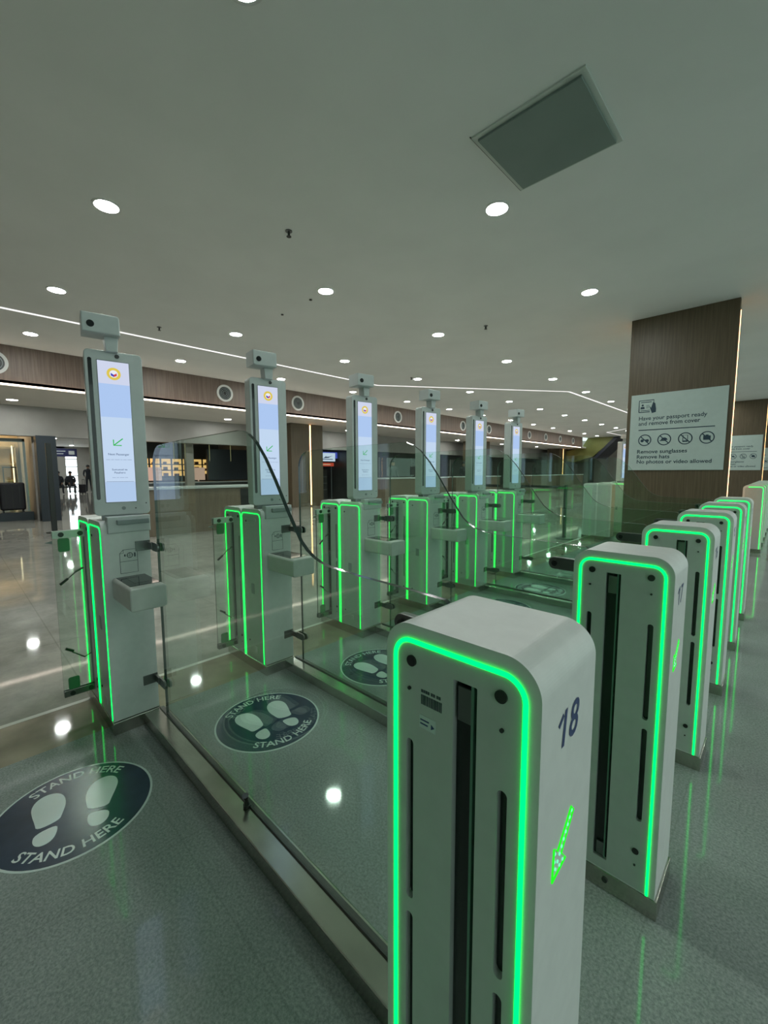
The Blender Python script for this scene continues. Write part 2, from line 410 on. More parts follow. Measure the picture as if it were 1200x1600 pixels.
# ------------------------------------------------------------------ big wood columns by the lanes
def sign_icons(mb):
    pass
def make_column():
    t = thing('wood_column', '', 'column', (-1.115, 7.52, 0), 0, 'wood clad columns standing among the gates')
    MB().box(-.685, .685, 0, .10, 0, H-.001, .004).build('front_cladding', WOOD, t)
    MB().box(-.655, .655, .10, .57, 0, H-.001).build('core', WOOD, t)
    for s in (-1, 1):
        MB().box(.657 if s > 0 else -.690, .690 if s > 0 else -.657, .1005, .118, .25, 3.55).build('edge_light', WARMLED, t)
    return t
c0 = make_column(); c0['label'] = 'large brown wood column carrying the big passport sign'
c1 = dup(c0, (-1.115, 19.2, 0), 'second brown wood column farther right with a smaller looking sign')
c2 = dup(c0, (-1.115, 30.9, 0), 'farthest brown wood column cut by the right photo edge')

def make_sign():
    t = thing('instruction_sign', '', 'sign', (-1.115, 7.51, 0), 0, 'passport instruction signs on the columns')
    b = MB().box(-.628, .628, -.012, .008, 1.258, 2.484, .002).build('board', SIGNW, t)
    y = -.0135; ox = 1.115
    def P(x): return x + ox
    w = MB(); k = MB()
    # passport icon
    k.ribbon([(P(-1.625), 2.20), (P(-1.625), 2.385), (P(-1.42), 2.385), (P(-1.42), 2.29)], .014, y, y+.002)
    k.ribbon([(P(-1.625), 2.20), (P(-1.47), 2.20)], .014, y, y+.002)
    k.box(P(-1.60), P(-1.45), y, y+.002, 2.35, 2.362); k.box(P(-1.60), P(-1.47), y, y+.002, 2.22, 2.23)
    k.prism(circ(P(-1.575), 2.31, .016, 12), y, y+.002); k.prism([(P(-1.605), 2.25), (P(-1.545), 2.25), (P(-1.55), 2.285), (P(-1.60), 2.285)], y, y+.002)
    for z in (2.30, 2.28, 2.262): k.box(P(-1.525), P(-1.485), y, y+.002, z, z+.006)
    k.prism([(P(-1.485), 2.30), (P(-1.455), 2.26), (P(-1.43), 2.35), (P(-1.40), 2.33), (P(-1.385), 2.24), (P(-1.385), 2.19), (P(-1.44), 2.175), (P(-1.455), 2.22)], y, y+.002)
    k.build('passport_icon', SIGNINK, t)
    def line(s, x0, x1, z, size):
        tb = MB(); vs, fs = text_polys(s, 1, 0, .012)
        mn = min(v[0] for v in vs); mx = max(v[0] for v in vs); sc = (x1-x0)/(mx-mn)
        Mx = F_my(P(x0)-mn*sc, y-.0005, z) @ Matrix.Diagonal((sc, size, 1, 1))
        base = min(v[1] for v, in [((v[0], v[1]),) for v in vs])
        tb.raw([(v[0], v[1], 0) for v in vs], fs, Mx); tb.build('lettering', SIGNINK, t)
    line('Have your passport ready', -1.618, -.72, 2.095, .088)
    line('and remove from cover', -1.62, -.80, 2.012, .088)
    MB().box(P(-1.616), P(-.618), y, y+.002, 1.902, 1.916).build('rule', SIGNINK, t)
    def prohib(cx, cz, kind):
        m_ = MB(); m_.ring((P(cx), y, cz), .079, .093, .002, 'y', 32)
        m_.ribbon([(P(cx)-.058, cz+.058), (P(cx)+.058, cz-.058)], .014, y-.0008, y+.001)
        if kind == 0:
            m_.prism(circ(P(cx)-.036, cz-.008, .024, 14), y, y+.001); m_.prism(circ(P(cx)+.036, cz-.008, .024, 14), y, y+.001); m_.box(P(cx)-.02, P(cx)+.02, y, y+.001, cz, cz+.01)
        if kind == 1:
            m_.prism([(P(cx)+.0+.045*cos(a), cz-.01+.04*sin(a)) for a in [pi*i/10 for i in range(11)]], y, y+.001); m_.box(P(cx)-.06, P(cx)+.03, y, y+.001, cz-.024, cz-.012)
        if kind == 2:
            m_.ribbon([(P(cx)-.03, cz-.05), (P(cx)-.03, cz+.05), (P(cx)+.03, cz+.05), (P(cx)+.03, cz-.05), (P(cx)-.03, cz-.05)], .009, y, y+.001); m_.box(P(cx)-.03, P(cx)+.03, y, y+.001, cz-.05, cz-.032)
        if kind == 3:
            m_.prism(rrect(P(cx)-.045, P(cx)+.045, cz-.035, cz+.028, .008), y, y+.001); m_.box(P(cx)-.018, P(cx)+.018, y, y+.001, cz+.028, cz+.042)
        m_.build('prohibition_symbol', SIGNINK, t)
    for n_, cx in enumerate((-1.519, -1.249, -.974, -.705)): prohib(cx, 1.745, n_)
    line('Remove sunglasses', -1.618, -.94, 1.557, .084)
    line('Remove hats', -1.618, -1.165, 1.472, .084)
    line('No photos or video allowed', -1.616, -.63, 1.392, .084)
    return t
sg = make_sign(); sg['label'] = 'large white passport instruction sign on the nearest wood column'
dup(sg, (-1.115, 19.19, 0), 'white instruction sign on the second column, right of the nearest column')
dup(sg, (-1.115, 30.89, 0), 'small white instruction sign on the farthest column at the right photo edge')

# ------------------------------------------------------------------ gate furniture
STY = rrect(-.2187, 0, 0, 1.0, .03, 'tltr')
def arch_path(x0, x1, z0, z1, r, foot=True):
    P = [(x0, z0)]
    for i in range(9):
        a = pi - (pi/2)*i/8; P.append((x0+r+r*cos(a), z1-r+r*sin(a)))
    for i in range(9):
        a = pi/2 - (pi/2)*i/8; P.append((x1-r+r*cos(a), z1-r+r*sin(a)))
    P.append((x1, z0)); return P
def stadium(cx, z0, z1, w): return rrect(cx-w/2, cx+w/2, z0, z1, w/2-.0002)
PANEL_CACHE = {}
def panel(parent, x0, x1, slot=None, vents=(), windows=(), y0=0.0, flip=False, vlen=((.57, .84), (.27, .545))):
    """white plate with real openings, the dark liners behind them and the small fittings"""
    key = (round(x0, 3), round(x1, 3), slot, vents, flip)
    outer = rrect(x0+.008, x1-.008, .066, .992, .026, 'tltr')
    holes = []
    if slot: holes.append(rrect(slot[0], slot[1], .098, .963, .002))
    for vx in vents:
        for (a, b) in vlen: holes.append(stadium(vx, a, b, .014))
    vs, fs = holes_polys([outer]+holes, .006)
    # curve XY -> world XZ
    Mx = F_my(0, y0 + (.006 if not flip else -.006), 0)
    if ('p', key) not in PANEL_CACHE:
        mb = MB(); mb.raw(vs, fs, Mx); o = mb.build('side_panel', PANEL, parent); PANEL_CACHE[('p', key)] = o.data
    else:
        o = bpy.data.objects.new('side_panel', PANEL_CACHE[('p', key)]); COL.objects.link(o); o.parent = parent
    yi = y0+.0105 if not flip else y0-.0105
    if slot:
        s_ = MB(); s_.box(slot[0]-.002, slot[1]+.002, min(yi, yi+.001), max(yi, yi+.001), .096, .965)
        sl = s_.build('wing_slot', DARK, parent)
        w = slot[1]-slot[0]
        MB().box(slot[0]+.006, slot[1]-.010, y0+.003, y0+.010, .905, .955, .001).build('slot_clamp', CLAMP, sl); MB().box(slot[0]+.008, slot[1]-.010, y0+.003, y0+.010, .105, .145, .001).build('slot_clamp', CLAMP, sl)
        e = MB().box(slot[1]-.010, slot[1]-.006, y0+.002, y0+.010, .10, .962).build('slot_guide', GEDGE2, sl)
    for vx in vents:
        for (a, b) in vlen:
            MB().box(vx-.009, vx+.009, min(yi, yi+.001), max(yi, yi+.001), a-.002, b+.002).build('vent_slot', DARK, parent)
    for (wx, wz, wr) in windows:
        MB().cyl((wx, y0-.001 if not flip else y0+.001, wz), wr, .004, 'y', 20 if wr > .004 else 10).build('sensor_window' if wr > .004 else 'screw', BLACK, parent)

def make_pedestal(kind, number, plain_front=False):
    """origin: front right corner of the strip face at the floor"""
    t = thing('gate_pedestal', '', 'gate pedestal', (0, 0, 0), 0, 'gate pedestals with green light strips')
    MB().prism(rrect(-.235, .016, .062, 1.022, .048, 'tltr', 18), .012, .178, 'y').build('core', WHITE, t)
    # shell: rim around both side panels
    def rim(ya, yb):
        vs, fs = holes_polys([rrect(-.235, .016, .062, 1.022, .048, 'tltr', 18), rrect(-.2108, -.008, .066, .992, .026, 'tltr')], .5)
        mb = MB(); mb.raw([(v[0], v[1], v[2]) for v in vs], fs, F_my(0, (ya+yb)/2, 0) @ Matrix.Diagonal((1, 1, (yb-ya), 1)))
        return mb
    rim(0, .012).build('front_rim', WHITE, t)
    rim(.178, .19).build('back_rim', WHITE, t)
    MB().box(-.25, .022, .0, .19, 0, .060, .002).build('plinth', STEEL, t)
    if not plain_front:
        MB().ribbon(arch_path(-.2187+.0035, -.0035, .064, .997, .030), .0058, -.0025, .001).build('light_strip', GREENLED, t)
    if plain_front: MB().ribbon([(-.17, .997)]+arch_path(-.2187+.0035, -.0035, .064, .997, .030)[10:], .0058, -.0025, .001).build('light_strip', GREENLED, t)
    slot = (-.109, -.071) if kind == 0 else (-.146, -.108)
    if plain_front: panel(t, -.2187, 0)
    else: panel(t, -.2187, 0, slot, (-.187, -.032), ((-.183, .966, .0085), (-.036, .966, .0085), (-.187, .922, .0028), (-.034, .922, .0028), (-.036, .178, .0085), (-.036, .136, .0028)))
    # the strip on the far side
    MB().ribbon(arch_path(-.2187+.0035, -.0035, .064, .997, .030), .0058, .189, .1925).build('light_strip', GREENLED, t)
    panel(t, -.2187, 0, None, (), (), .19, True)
    MB().cyl((-.11, -.001, .035), .008, .004, 'y', 12).build('plinth_bolt', DSTEEL, t)
    if not plain_front:
        # arrow on the end face
        ar = [(.050, .708), (.053, .754), (.066, .742), (.111, .779), (.120, .770), (.079, .730), (.096, .713)]
        MB().ribbon([(p[0], p[1]) for p in ar+[ar[0]]], .0045, -.0012, .0002, Matrix(((0, -1, 0, .016), (1, 0, 0, 0), (0, 0, 1, 0), (0, 0, 0, 1)))).build('arrow_light', ARROWLED, t)
        md = MB()
        for i in range(9):
            f = i/8; md.cyl((.0165, .060+.053*f, .720+.052*f), .0022, .0015, 'x', 8)
        for dy, dz in ((.057, .744), (.056, .733), (.074, .716), (.085, .717)): md.cyl((.0165, dy, dz), .002, .0015, 'x', 8)
        md.build('arrow_dots', ARROWDOT, t)
        if number: MB().text(number, .070, F_px(.0166, .087, .910), shear=.18, bold=.012).ribbon([(.069, .933), (.054, .922)], .006, -.0008, -.0004, Matrix(((0, -1, 0, .016), (1, 0, 0, 0), (0, 0, 1, 0), (0, 0, 0, 1)))).build('lane_number', BLUEINK, t)
    return t

ped_labels = ['largest white pedestal in front, numbered 18 in blue on its end', 'white pedestal directly behind the one numbered 18, marked 17', 'third pedestal from the front, behind the one marked 17',
              'fourth pedestal from the front in the right hand row', 'fifth pedestal from the front, its green arch just above the fourth', 'sixth pedestal, last of the near row, before the wood column']
for k in range(6):
    t = make_pedestal(k % 2, str(18-k)); t.location = (0, k*D, 0); t['label'] = ped_labels[k]
    if k == 0:
        st = MB()
        [st.box(a, a+.0032, -.0006, -.0001, .9235, .928) for a in (-.165, -.161, -.157, -.153, -.147, -.143, -.137, -.133)]
        st.build('asset_print', DARKINK, t)
        bc = MB(); random.seed(3); x = -.165
        while x < -.128:
            w = random.choice((.0006, .001, .0016)); bc.box(x, x+w, -.0006, -.0001, .905, .920); x += w+random.choice((.0007, .0012))
        bc.build('barcode', DARKINK, t)
        MB().box(-.168, -.138, -.0006, -.0001, .868, .888).build('sticker', VINYLW, t)
        MB().box(-.166, -.150, -.001, -.0006, .880, .882).box(-.166, -.152, -.001, -.0006, .874, .876).prism([(-.146, .872), (-.140, .876), (-.146, .880)], -.001, -.0006).build('sticker_print', BLUEINK, t)
pe = make_pedestal(1, ''); pe.location = (0, -D, 0); pe['label'] = 'white pedestal standing outside the photo, in the row before the one numbered 18'
Y2 = 7.93
pp = make_pedestal(0, '', True); pp.location = (-.035, Y2, 0); pp['label'] = 'plain grey sided end pedestal beyond the wood column at right'
for k in range(1, 6):
    q = make_pedestal(k % 2, ''); q.location = (-.035, Y2+k*D, 0)
    q['label'] = ['', 'pedestal just behind the plain end one at the right edge', 'second pedestal behind the plain end one at the right edge', 'third pedestal behind the plain end one, mostly hidden', 'fourth pedestal behind the plain end one, mostly hidden', 'fifth pedestal behind the plain end one, mostly hidden'][k]
    q['group'] = 'gate pedestals beyond the wood column'
pp['group'] = 'gate pedestals beyond the wood column'

# ---- kiosk with screen totem
TH = radians(81.4)
def make_kiosk(plain=False, with_wing=True):
    t = thing('gate_kiosk', '', 'gate kiosk', (0, 0, 0), 0, 'gate kiosks with tall screens')
    for (a, b) in ((-2.512, -2.277), (-2.276, -2.030)):
        nm = 'rear_cabinet' if a < -2.4 else 'front_cabinet'
        body = MB().prism(rrect(a, b, .062, 1.022, .035, 'tltr', 6), .012, .188, 'y').build(nm, WHITE, t)
        x0, x1 = (-2.5009, -2.2812) if a < -2.4 else (-2.2721, -2.0444)
        for (ya, yb) in ((0, .012), (.188, .20)):
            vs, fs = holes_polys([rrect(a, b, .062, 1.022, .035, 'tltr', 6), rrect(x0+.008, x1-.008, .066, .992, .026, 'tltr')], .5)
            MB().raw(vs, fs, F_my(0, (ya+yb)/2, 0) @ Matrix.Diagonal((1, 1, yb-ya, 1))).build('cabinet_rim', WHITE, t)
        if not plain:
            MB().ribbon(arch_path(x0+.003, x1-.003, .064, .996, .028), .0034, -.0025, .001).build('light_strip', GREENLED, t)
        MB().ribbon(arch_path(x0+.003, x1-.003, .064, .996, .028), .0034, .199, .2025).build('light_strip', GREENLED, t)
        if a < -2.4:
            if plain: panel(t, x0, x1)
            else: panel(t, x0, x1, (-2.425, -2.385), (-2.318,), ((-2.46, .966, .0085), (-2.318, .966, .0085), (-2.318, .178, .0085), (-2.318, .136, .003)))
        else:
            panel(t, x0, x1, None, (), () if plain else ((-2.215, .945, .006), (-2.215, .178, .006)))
            if not plain:
                MB().cyl((-2.11, -.0008, .955), .014, .002, 'y', 20).build('sensor_disc', LIGHTGREY, t)
                MB().box(-2.175, -2.140, -.002, .001, .49, .555, .001).build('latch_plate', GREY, t)
                MB().box(-2.155, -2.125, -.0015, .001, .115, .15).build('latch_plate', LIGHTGREY, t)
        panel(t, x0, x1, None, (), (), .20, True)
    MB().box(-2.525, -2.018, -.004, .204, 0, .060, .002).build('plinth', STEEL, t)
    MT = Matrix.Translation((-2.112, -.003, 0)) @ Matrix.Rotation(TH, 4, 'Z')
    if plain: return t
    # totem
    w = .2302
    tt = MB(MT).prism(rrect(0, w, 1.045, 1.808, .020), 0, .085, 'y', .004).build('screen_totem', LIGHTGREY, t)
    MB(MT).box(.03, w-.03, .012, .075, 1.015, 1.05).build('totem_neck', GREY, t)
    MB(MT).box(.046, .176, -.0018, .002, 1.104, 1.765, .001).build('screen_bezel', GREY, t)
    sc = MB(MT).box(.049, .173, -.003, -.001, 1.108, 1.761).build('screen', SCR_PALE, t)
    V = lambda f: 1.761 - f*.653
    def band(f0, f1, mt, nm='screen_band'): MB(MT).box(.0495, .1725, -.0036, -.0030, V(f1), V(f0)).build(nm, mt, sc)
    band(.157, .39, SCR_BLUE); band(.39, .855, SCR_MID); band(.855, .999, SCR_BLUE2)
    def flat(mb, nm, mt): return mb.build(nm, mt, sc)
    cx = .111; cz = V(.085)
    mb = MB(MT); mb.ring((cx, -.0042, cz), .017, .028, .0006, 'y', 32); flat(mb, 'seal_ring', SCR_YEL)
    mb = MB(MT); mb.cyl((cx, -.0042, cz), .0165, .0006, 'y', 28); flat(mb, 'seal_center', SCR_WHITE)
    mb = MB(MT); mb.prism([(cx-.012, cz+.004), (cx-.012, cz-.008), (cx, cz-.014), (cx, cz-.004)], -.0050, -.0046); flat(mb, 'seal_blue', SCR_DBLUE)
    mb = MB(MT); mb.prism([(cx+.012, cz+.004), (cx+.012, cz-.008), (cx, cz-.014), (cx, cz-.004)], -.0050, -.0046); flat(mb, 'seal_red', SCR_RED)
    az = V(.565); mb = MB(MT)
    mb.ribbon([(cx+.020, az+.016), (cx-.016, az-.015)], .0045, -.0050, -.0044); mb.ribbon([(cx-.018, az+.010), (cx-.018, az-.0165), (cx+.014, az-.0165)], .0045, -.0052, -.0044); flat(mb, 'screen_arrow', SCR_GREEN)
    for (s, f, sz) in (('Next Passenger', .655, .0135), ('Sumunod na', .765, .0125), ('Pasahero', .787, .0125)):
        mb = MB(MT); mb.text(s, sz, F_my(cx, -.0050, V(f)), bold=.01 if sz > .01 else 0); flat(mb, 'screen_text', SCR_INK)
    MB(MT).box(.055, .167, -.0044, -.0040, V(.853), V(.851)).build('screen_rule', SCR_INK, sc)
    for (f, ws) in ((.693, (.016, .012, .020, .008, .014, .018)), (.823, (.014, .010, .018, .012))):
        mb = MB(MT); tot = sum(ws)+.003*(len(ws)-1); xx = cx-tot/2
        for w_ in ws: mb.box(xx, xx+w_, -.0050, -.0044, V(f)-.0012, V(f)+.0012); xx += w_+.003
        flat(mb, 'small_print', SCR_BAR)
    MB(MT).prism(stadium(.0205, 1.12, 1.77, .0155), -.0008, .002).build('sensor_bar', BLACKGLASS, t)
    MB(MT).cyl((.128, -.001, 1.787), .0095, .005, 'y', 20).build('camera_window', BLACK, t)
    MB(MT).cyl((.118, -.001, 1.077), .0085, .004, 'y', 16).build('round_button', GREY, t)
    MB(MT).cyl((.168, -.001, 1.075), .003, .004, 'y', 10).build('screw', BLACK, t)
    MB(MT).cyl((.214, -.001, 1.098), .003, .004, 'y', 10).build('screw', BLACK, t)
    # camera head on its neck
    hd = MB(MT).prism(rrect(-.004, .138, 1.862, 1.944, .012, 'tr'), -.085, .035, 'y', .005).build('camera_head', LIGHTGREY, t)
    MB(MT).prism([(.078, 1.870), (.134, 1.870), (.130, 1.800), (.084, 1.800)], -.035, .030, 'y', .003).build('head_neck', LIGHTGREY, t)
    MB(MT).cyl((.028, -.0862, 1.895), .0145, .005, 'y', 22).build('camera_lens', BLACKGLASS, hd)
    # ledge under the totem
    lg = MB().prism([(-2.031, .965), (-2.012, .972), (-1.985, 1.030), (-2.0, 1.044), (-2.06, 1.044), (-2.06, 1.0)], .024, .205, 'y', .004)
    lgo = MB().prism([(.024, .968), (.204, .968), (.204, 1.044), (.024, 1.044)], -2.06, -2.016, 'x', .004).build('ledge', LIGHTGREY, t)
    MB().box(-2.035, -2.000, .060, .196, 1.006, 1.030, .004).build('reader_lip', GREY, lgo)
    # document tray
    tr = MB().prism(rrect(.030, .176, .655, .757, .014, 'tltrblbr'), -2.031, -1.752, 'x', .006).build('document_tray', TRAYM, t)
    MB().box(-2.018, -1.800, .044, .166, .7565, .7585, .001).build('scanner_glass', BLACKGLASS, tr)
    MB().box(-1.985, -1.85, .075, .135, .7585, .7590).build('scanner_window', DGREY, tr)
    # printed document icon on the end face
    ic = MB(); RM = Matrix(((0, -1, 0, -2.0296), (1, 0, 0, 0), (0, 0, 1, 0), (0, 0, 0, 1)))
    ic.ribbon([(.068, .772), (.068, .868), (.083, .884), (.142, .884), (.142, .772), (.068, .772)], .0022, .0, .0008, RM)
    ic.ribbon([(.068, .828), (.142, .828)], .0018, 0, .0008, RM); ic.ribbon([(.068, .868), (.083, .868), (.083, .884)], .0018, 0, .0008, RM)
    ic.ring((-2.0292, .110, .856), .010, .013, .0008, 'x', 20); ic.ribbon([(.098, .856), (.122, .856)], .0015, 0, .0008, RM); ic.ribbon([(.110, .844), (.110, .868)], .0015, 0, .0008, RM)
    ic.box(-2.0296, -2.0288, .128, .134, .846, .866); ic.box(-2.0296, -2.0288, .086, .092, .852, .862)
    ic.build('document_icon', DARKINK, t)
    # swing wing closing part of the lane
    if with_wing:
        wg = MB().prism([(-.130, .100), (.010, .100), (.010, .955), (-.130, .955)], -2.406, -2.396, 'x', rimmat=1).build('glass_wing', [GLASS, GEDGE], t)
        for (z0, z1) in ((.922, .958), (.098, .130)):
            MB().box(-2.394, -2.386, -.130, .004, z0, z1, .001).box(-2.416, -2.408, -.130, .004, z0, z1, .001).build('clamp_bar', LIGHTGREY if z0 > .5 else CLAMP, wg)
            for yy in (-.096, -.017): MB().cyl((-2.384, yy, (z0+z1)/2), .012, .006, 'x', 18).build('bolt', BLACK, wg)
        for (z0, z1) in ((.852, .920), (.132, .196)):
            MB().prism(rrect(-.110, -.062, z0, z1, .010), -2.395, -2.392, 'x').build('green_plate', WINGPLATE, wg)
        MB().tube([(-2.392, -.012, .760), (-2.388, -.050, .742)], .005).tube([(-2.388, -.04, .748), (-2.386, -.085, .710)], .0028).build('wing_rod', CLAMP, wg)  # thin rods with black ends beside the wing glass
        MB().tube([(-2.386, -.080, .714), (-2.385, -.114, .688)], .0065).build('rod_end', BLACK, wg)
        MB().tube([(-2.392, -.004, .300), (-2.388, -.035, .288), (-2.386, -.085, .330)], .003).build('wing_rod', CLAMP, wg)
        MB().tube([(-2.386, -.080, .334), (-2.385, -.112, .355)], .0065).build('rod_end', BLACK, wg)
        MB().prism([(-.130, .912), (-.162, .904), (-.130, .894)], -2.404, -2.396, 'x').build('tip', CLAMP, wg)
    return t
SCR_PALE = emission('screen_pale', (.74, .80, 1.0), .88)
SCR_BLUE = emission('screen_blue', (.48, .66, 1.0), .92)
SCR_MID = emission('screen_mid', (.62, .78, 1.0), .92)
SCR_BLUE2 = emission('screen_lower_blue', (.52, .70, .98), .88)
SCR_WHITE = emission('screen_white', (.9, .93, 1), .95)
SCR_YEL = emission('screen_yellow', (.85, .66, .10), .9)
SCR_DBLUE = emission('screen_dark_blue', (.06, .07, .65), .8)
SCR_RED = emission('screen_red', (.8, .08, .10), .8)
SCR_GREEN = emission('screen_green', (.03, .55, .08), .9)
SCR_BAR = emission('screen_small_print', (.38, .48, .68), .9)
SCR_INK = emission('screen_ink', (.10, .15, .27), .9)
DGREY = principled('dark_grey_glass', (.05, .06, .06), .08)

kl = ['nearest white gate kiosk at left with a tall bright screen', 'second gate kiosk from the left with a tall bright screen', 'third gate kiosk from the left with a tall bright screen',
      'fourth gate kiosk from the left with a tall bright screen', 'fifth gate kiosk from the left with a tall bright screen', 'sixth gate kiosk from the left, the last screen of the near row']
kiosk = make_kiosk(); kiosk['label'] = kl[0]
for k in range(1, 6): dup(kiosk, (0, k*D, 0), kl[k])
kp = make_kiosk(True, False); kp.location = (0, 7.72, 0); kp['label'] = 'plain sided end kiosk standing just left of the wood column'; kp['group'] = 'gate kiosks beyond the near row'
for k in range(1, 3):
    q = dup(kiosk, (0, 7.72+k*D, 0), ['', 'gate kiosk directly behind the plain sided end kiosk', 'gate kiosk two places behind the plain sided end kiosk'][k]); q['group'] = 'gate kiosks beyond the near row'

# ---- dividers, kerbs, floor decals
def make_divider():
    t = thing('glass_divider', '', 'glass barrier', (0, 0, 0), 0, 'curved glass dividers between the lanes')
    pts = [(-1.93, .062), (-1.93, 1.28)]
    for i in range(1, 9):
        a = pi - (pi/2)*i/8; pts.append((-1.83+.10*cos(a), 1.275+.095*sin(a)))
    pts += [(-1.6, 1.379), (-1.10, 1.384)]
    key = [(-1.066, 1.381), (-1.03, 1.368), (-.987, 1.342), (-.935, 1.29), (-.884, 1.225), (-.82, 1.134), (-.76, 1.057), (-.73, 1.034), (-.703, 1.02), (-.67, 1.009), (-.634, 1.004), (-.52, .999), (-.38, .997), (-.27, .994)]
    pts += key + [(-.262, .99), (-.26, .062)]
    MB().prism(pts, .200, .212, 'y', rimmat=1).build('glass_panel', [GLASS, GEDGE], t)
    for z in (.895, .218):
        MB().box(-2.032, -2.026, .135, .200, z-.024, z+.024, .001).box(-2.03, -1.965, .186, .199, z-.016, z+.016, .002).prism(rrect(-1.985, -1.895, z-.020, z+.020, .018), .190, .198, 'y').prism(rrect(-1.985, -1.895, z-.020, z+.020, .018), .214, .222, 'y').build('clamp', CLAMP, t)
    for z in (.928, .22):
        c = MB().prism(rrect(-.385, -.20, z-.021, z+.021, .0205), .180, .1985, 'y', .002).build('clamp', CLAMP, t)
        MB().cyl((-.362, .178, z), .010, .006, 'y', 16).build('bolt', BLACK, c)
    MB().tube([(-1.11, .193, .06), (-1.11, .19, .085), (-1.108, .186, .105)], [.010, .007, .012], 10).cyl((-1.11, .193, .063), .014, .008, n=14).build('foot_clip', DSTEEL, t)
    return t
div = make_divider(); div['label'] = 'nearest clear glass divider with a dark swooping edge across the kiosks'
dn = ['second', 'third', 'fourth', 'fifth', 'sixth']
for k in range(1, 6): dup(div, (0, k*D, 0), f'{dn[k-1]} swooping glass divider from the camera, standing on the {dn[k-1]} steel kerb')
def make_kerb():
    t = thing('steel_kerb', '', 'kerb', (0, 0, 0), 0, 'steel kerbs between the lanes')
    MB().box(-2.016, -.252, .128, .228, 0, .058, .004).build('kerb_body', STEEL, t)
    MB().box(-2.012, -.254, .197, .2155, .058, .064).build('glass_channel', DSTEEL, t)
    return t
kb = make_kerb(); kb['label'] = 'nearest brushed steel kerb running from the first kiosk to pedestal 18'
for k in range(1, 6): dup(kb, (0, k*D, 0), f'{dn[k-1]} brushed steel kerb from the camera, between kiosk and pedestal')

def make_decal():
    t = thing('floor_decal', '', 'floor sticker', (0, 0, 0), 0, 'round stand here floor stickers')
    MB().cyl((0, 0, .0006), .254, .0012, n=64).build('border', VINYLW, t)
    MB().cyl((0, 0, .0011), .246, .0014, n=64).build('disc', NAVY, t)
    DM = Matrix(((0, -1, 0, 0), (1, 0, 0, 0), (0, 0, 1, .0024), (0, 0, 0, 1)))   # u -> +Y, v -> -X
    for s in (-1, 1):
        fp = MB()
        # sole (wide at the toes) and heel, mirrored
        sole = [(.000, -.058), (.032, -.040), (.046, .0), (.058, .055), (.056, .095), (.040, .122), (.012, .132), (-.018, .122), (-.036, .095), (-.040, .055), (-.032, .010), (-.030, -.035)]
        sole = [(-.030, -.030), (.030, -.044), (.038, -.010), (.052, .035), (.060, .075), (.050, .112), (.022, .130), (-.012, .122), (-.034, .092), (-.042, .045), (-.036, .0)]
        heel = [(-.026, -.048), (.032, -.062), (.034, -.098), (.018, -.122), (-.006, -.124), (-.024, -.108), (-.030, -.075)]
        for poly in (sole, heel):
            # smooth by Chaikin
            P = poly
            for _ in range(2):
                Q = []
                for i in range(len(P)):
                    a = P[i]; b = P[(i+1) % len(P)]; Q += [(a[0]*.75+b[0]*.25, a[1]*.75+b[1]*.25), (a[0]*.25+b[0]*.75, a[1]*.25+b[1]*.75)]
                P = Q
            P = [(s*(p[0]*1.06)+s*.074, p[1]*1.08-.004) for p in P]
            if s < 0: P = P[::-1]
            fp.prism(P, 0, .0004, 'z', M=DM)
        fp.build('footprint', VINYLW, t)
    for fl in (False, True):
        tb = MB(); tb.text('STAND HERE', .055, DM, bold=.014, bend=(.205, fl)); tb.build('lettering', VINYLW, t)
    return t
dc = make_decal()
dlab = ['round navy stand here sticker at the bottom left of the photo', 'round navy stand here sticker in the lane right of the nearest kerb', 'round navy stand here sticker partly behind the front pedestal',
        'round navy stand here sticker just above the front pedestal top', 'far round navy stand here sticker in the fifth lane', 'farthest round navy stand here sticker in the last lane']
rots = [-14, -4, -2, 0, 0, 0]
dc.location = (-1.63, -.225, 0); dc.rotation_euler[2] = radians(rots[0]); dc['label'] = dlab[0]
for k in range(1, 6): dup(dc, (-1.61, -.235+k*D, 0), dlab[k], radians(rots[k]))

# queue stanchion behind the kiosks
t = thing('queue_stanchion', 'dark queue barrier post with belt standing before the far kiosk', 'queue barrier', (-2.70, 7.35, 0))
MB().cyl((0, 0, .012), .17, .024, n=28, r2=.15).build('base', BLACK, t)
MB().cyl((0, 0, .48), .032, .92, n=16).build('post', BLACK, t)
MB().cyl((0, 0, .955), .036, .07, n=16).build('belt_head', BLACK, t)
MB().box(-1.96, -.03, -.003, .003, .925, .975).build('belt', BLACK, t)
t = thing('queue_stanchion', 'second dark queue post at the left end of the belt', 'queue barrier', (-4.70, 7.35, 0))
MB().cyl((0, 0, .012), .17, .024, n=28, r2=.15).build('base', BLACK, t)
MB().cyl((0, 0, .48), .032, .92, n=16).build('post', BLACK, t)
MB().cyl((0, 0, .955), .036, .07, n=16).build('belt_head', BLACK, t)

# ------------------------------------------------------------------ background hall
# rear wood columns with a light groove
def make_rear_column():
    t = thing('rear_wood_column', '', 'column', (-12.2, 0, 0), 0, 'rear wood columns with vertical light lines')
    MB().box(-.9, 0, -.68, .10, 0, 2.929, .004).box(-.9, 0, .16, .68, 0, 2.929, .004).box(-.9, -.04, .09, .17, 0, 2.929).build('cladding', WOOD, t)
    MB().box(-.03, .004, .115, .145, .05, 2.90).build('groove_light', WARMLED, t)
    return t
rc = make_rear_column(); rc.location = (-12.2, 8.5, 0); rc['label'] = 'rear wood column with a glowing vertical line, right of the second screen'
dup(rc, (-12.2, 20.5, 0), 'rear wood column with a glowing line just right of the fifth screen')
dup(rc, (-12.2, 32.0, 0), 'farthest rear wood column with a glowing line, right of the sixth screen')

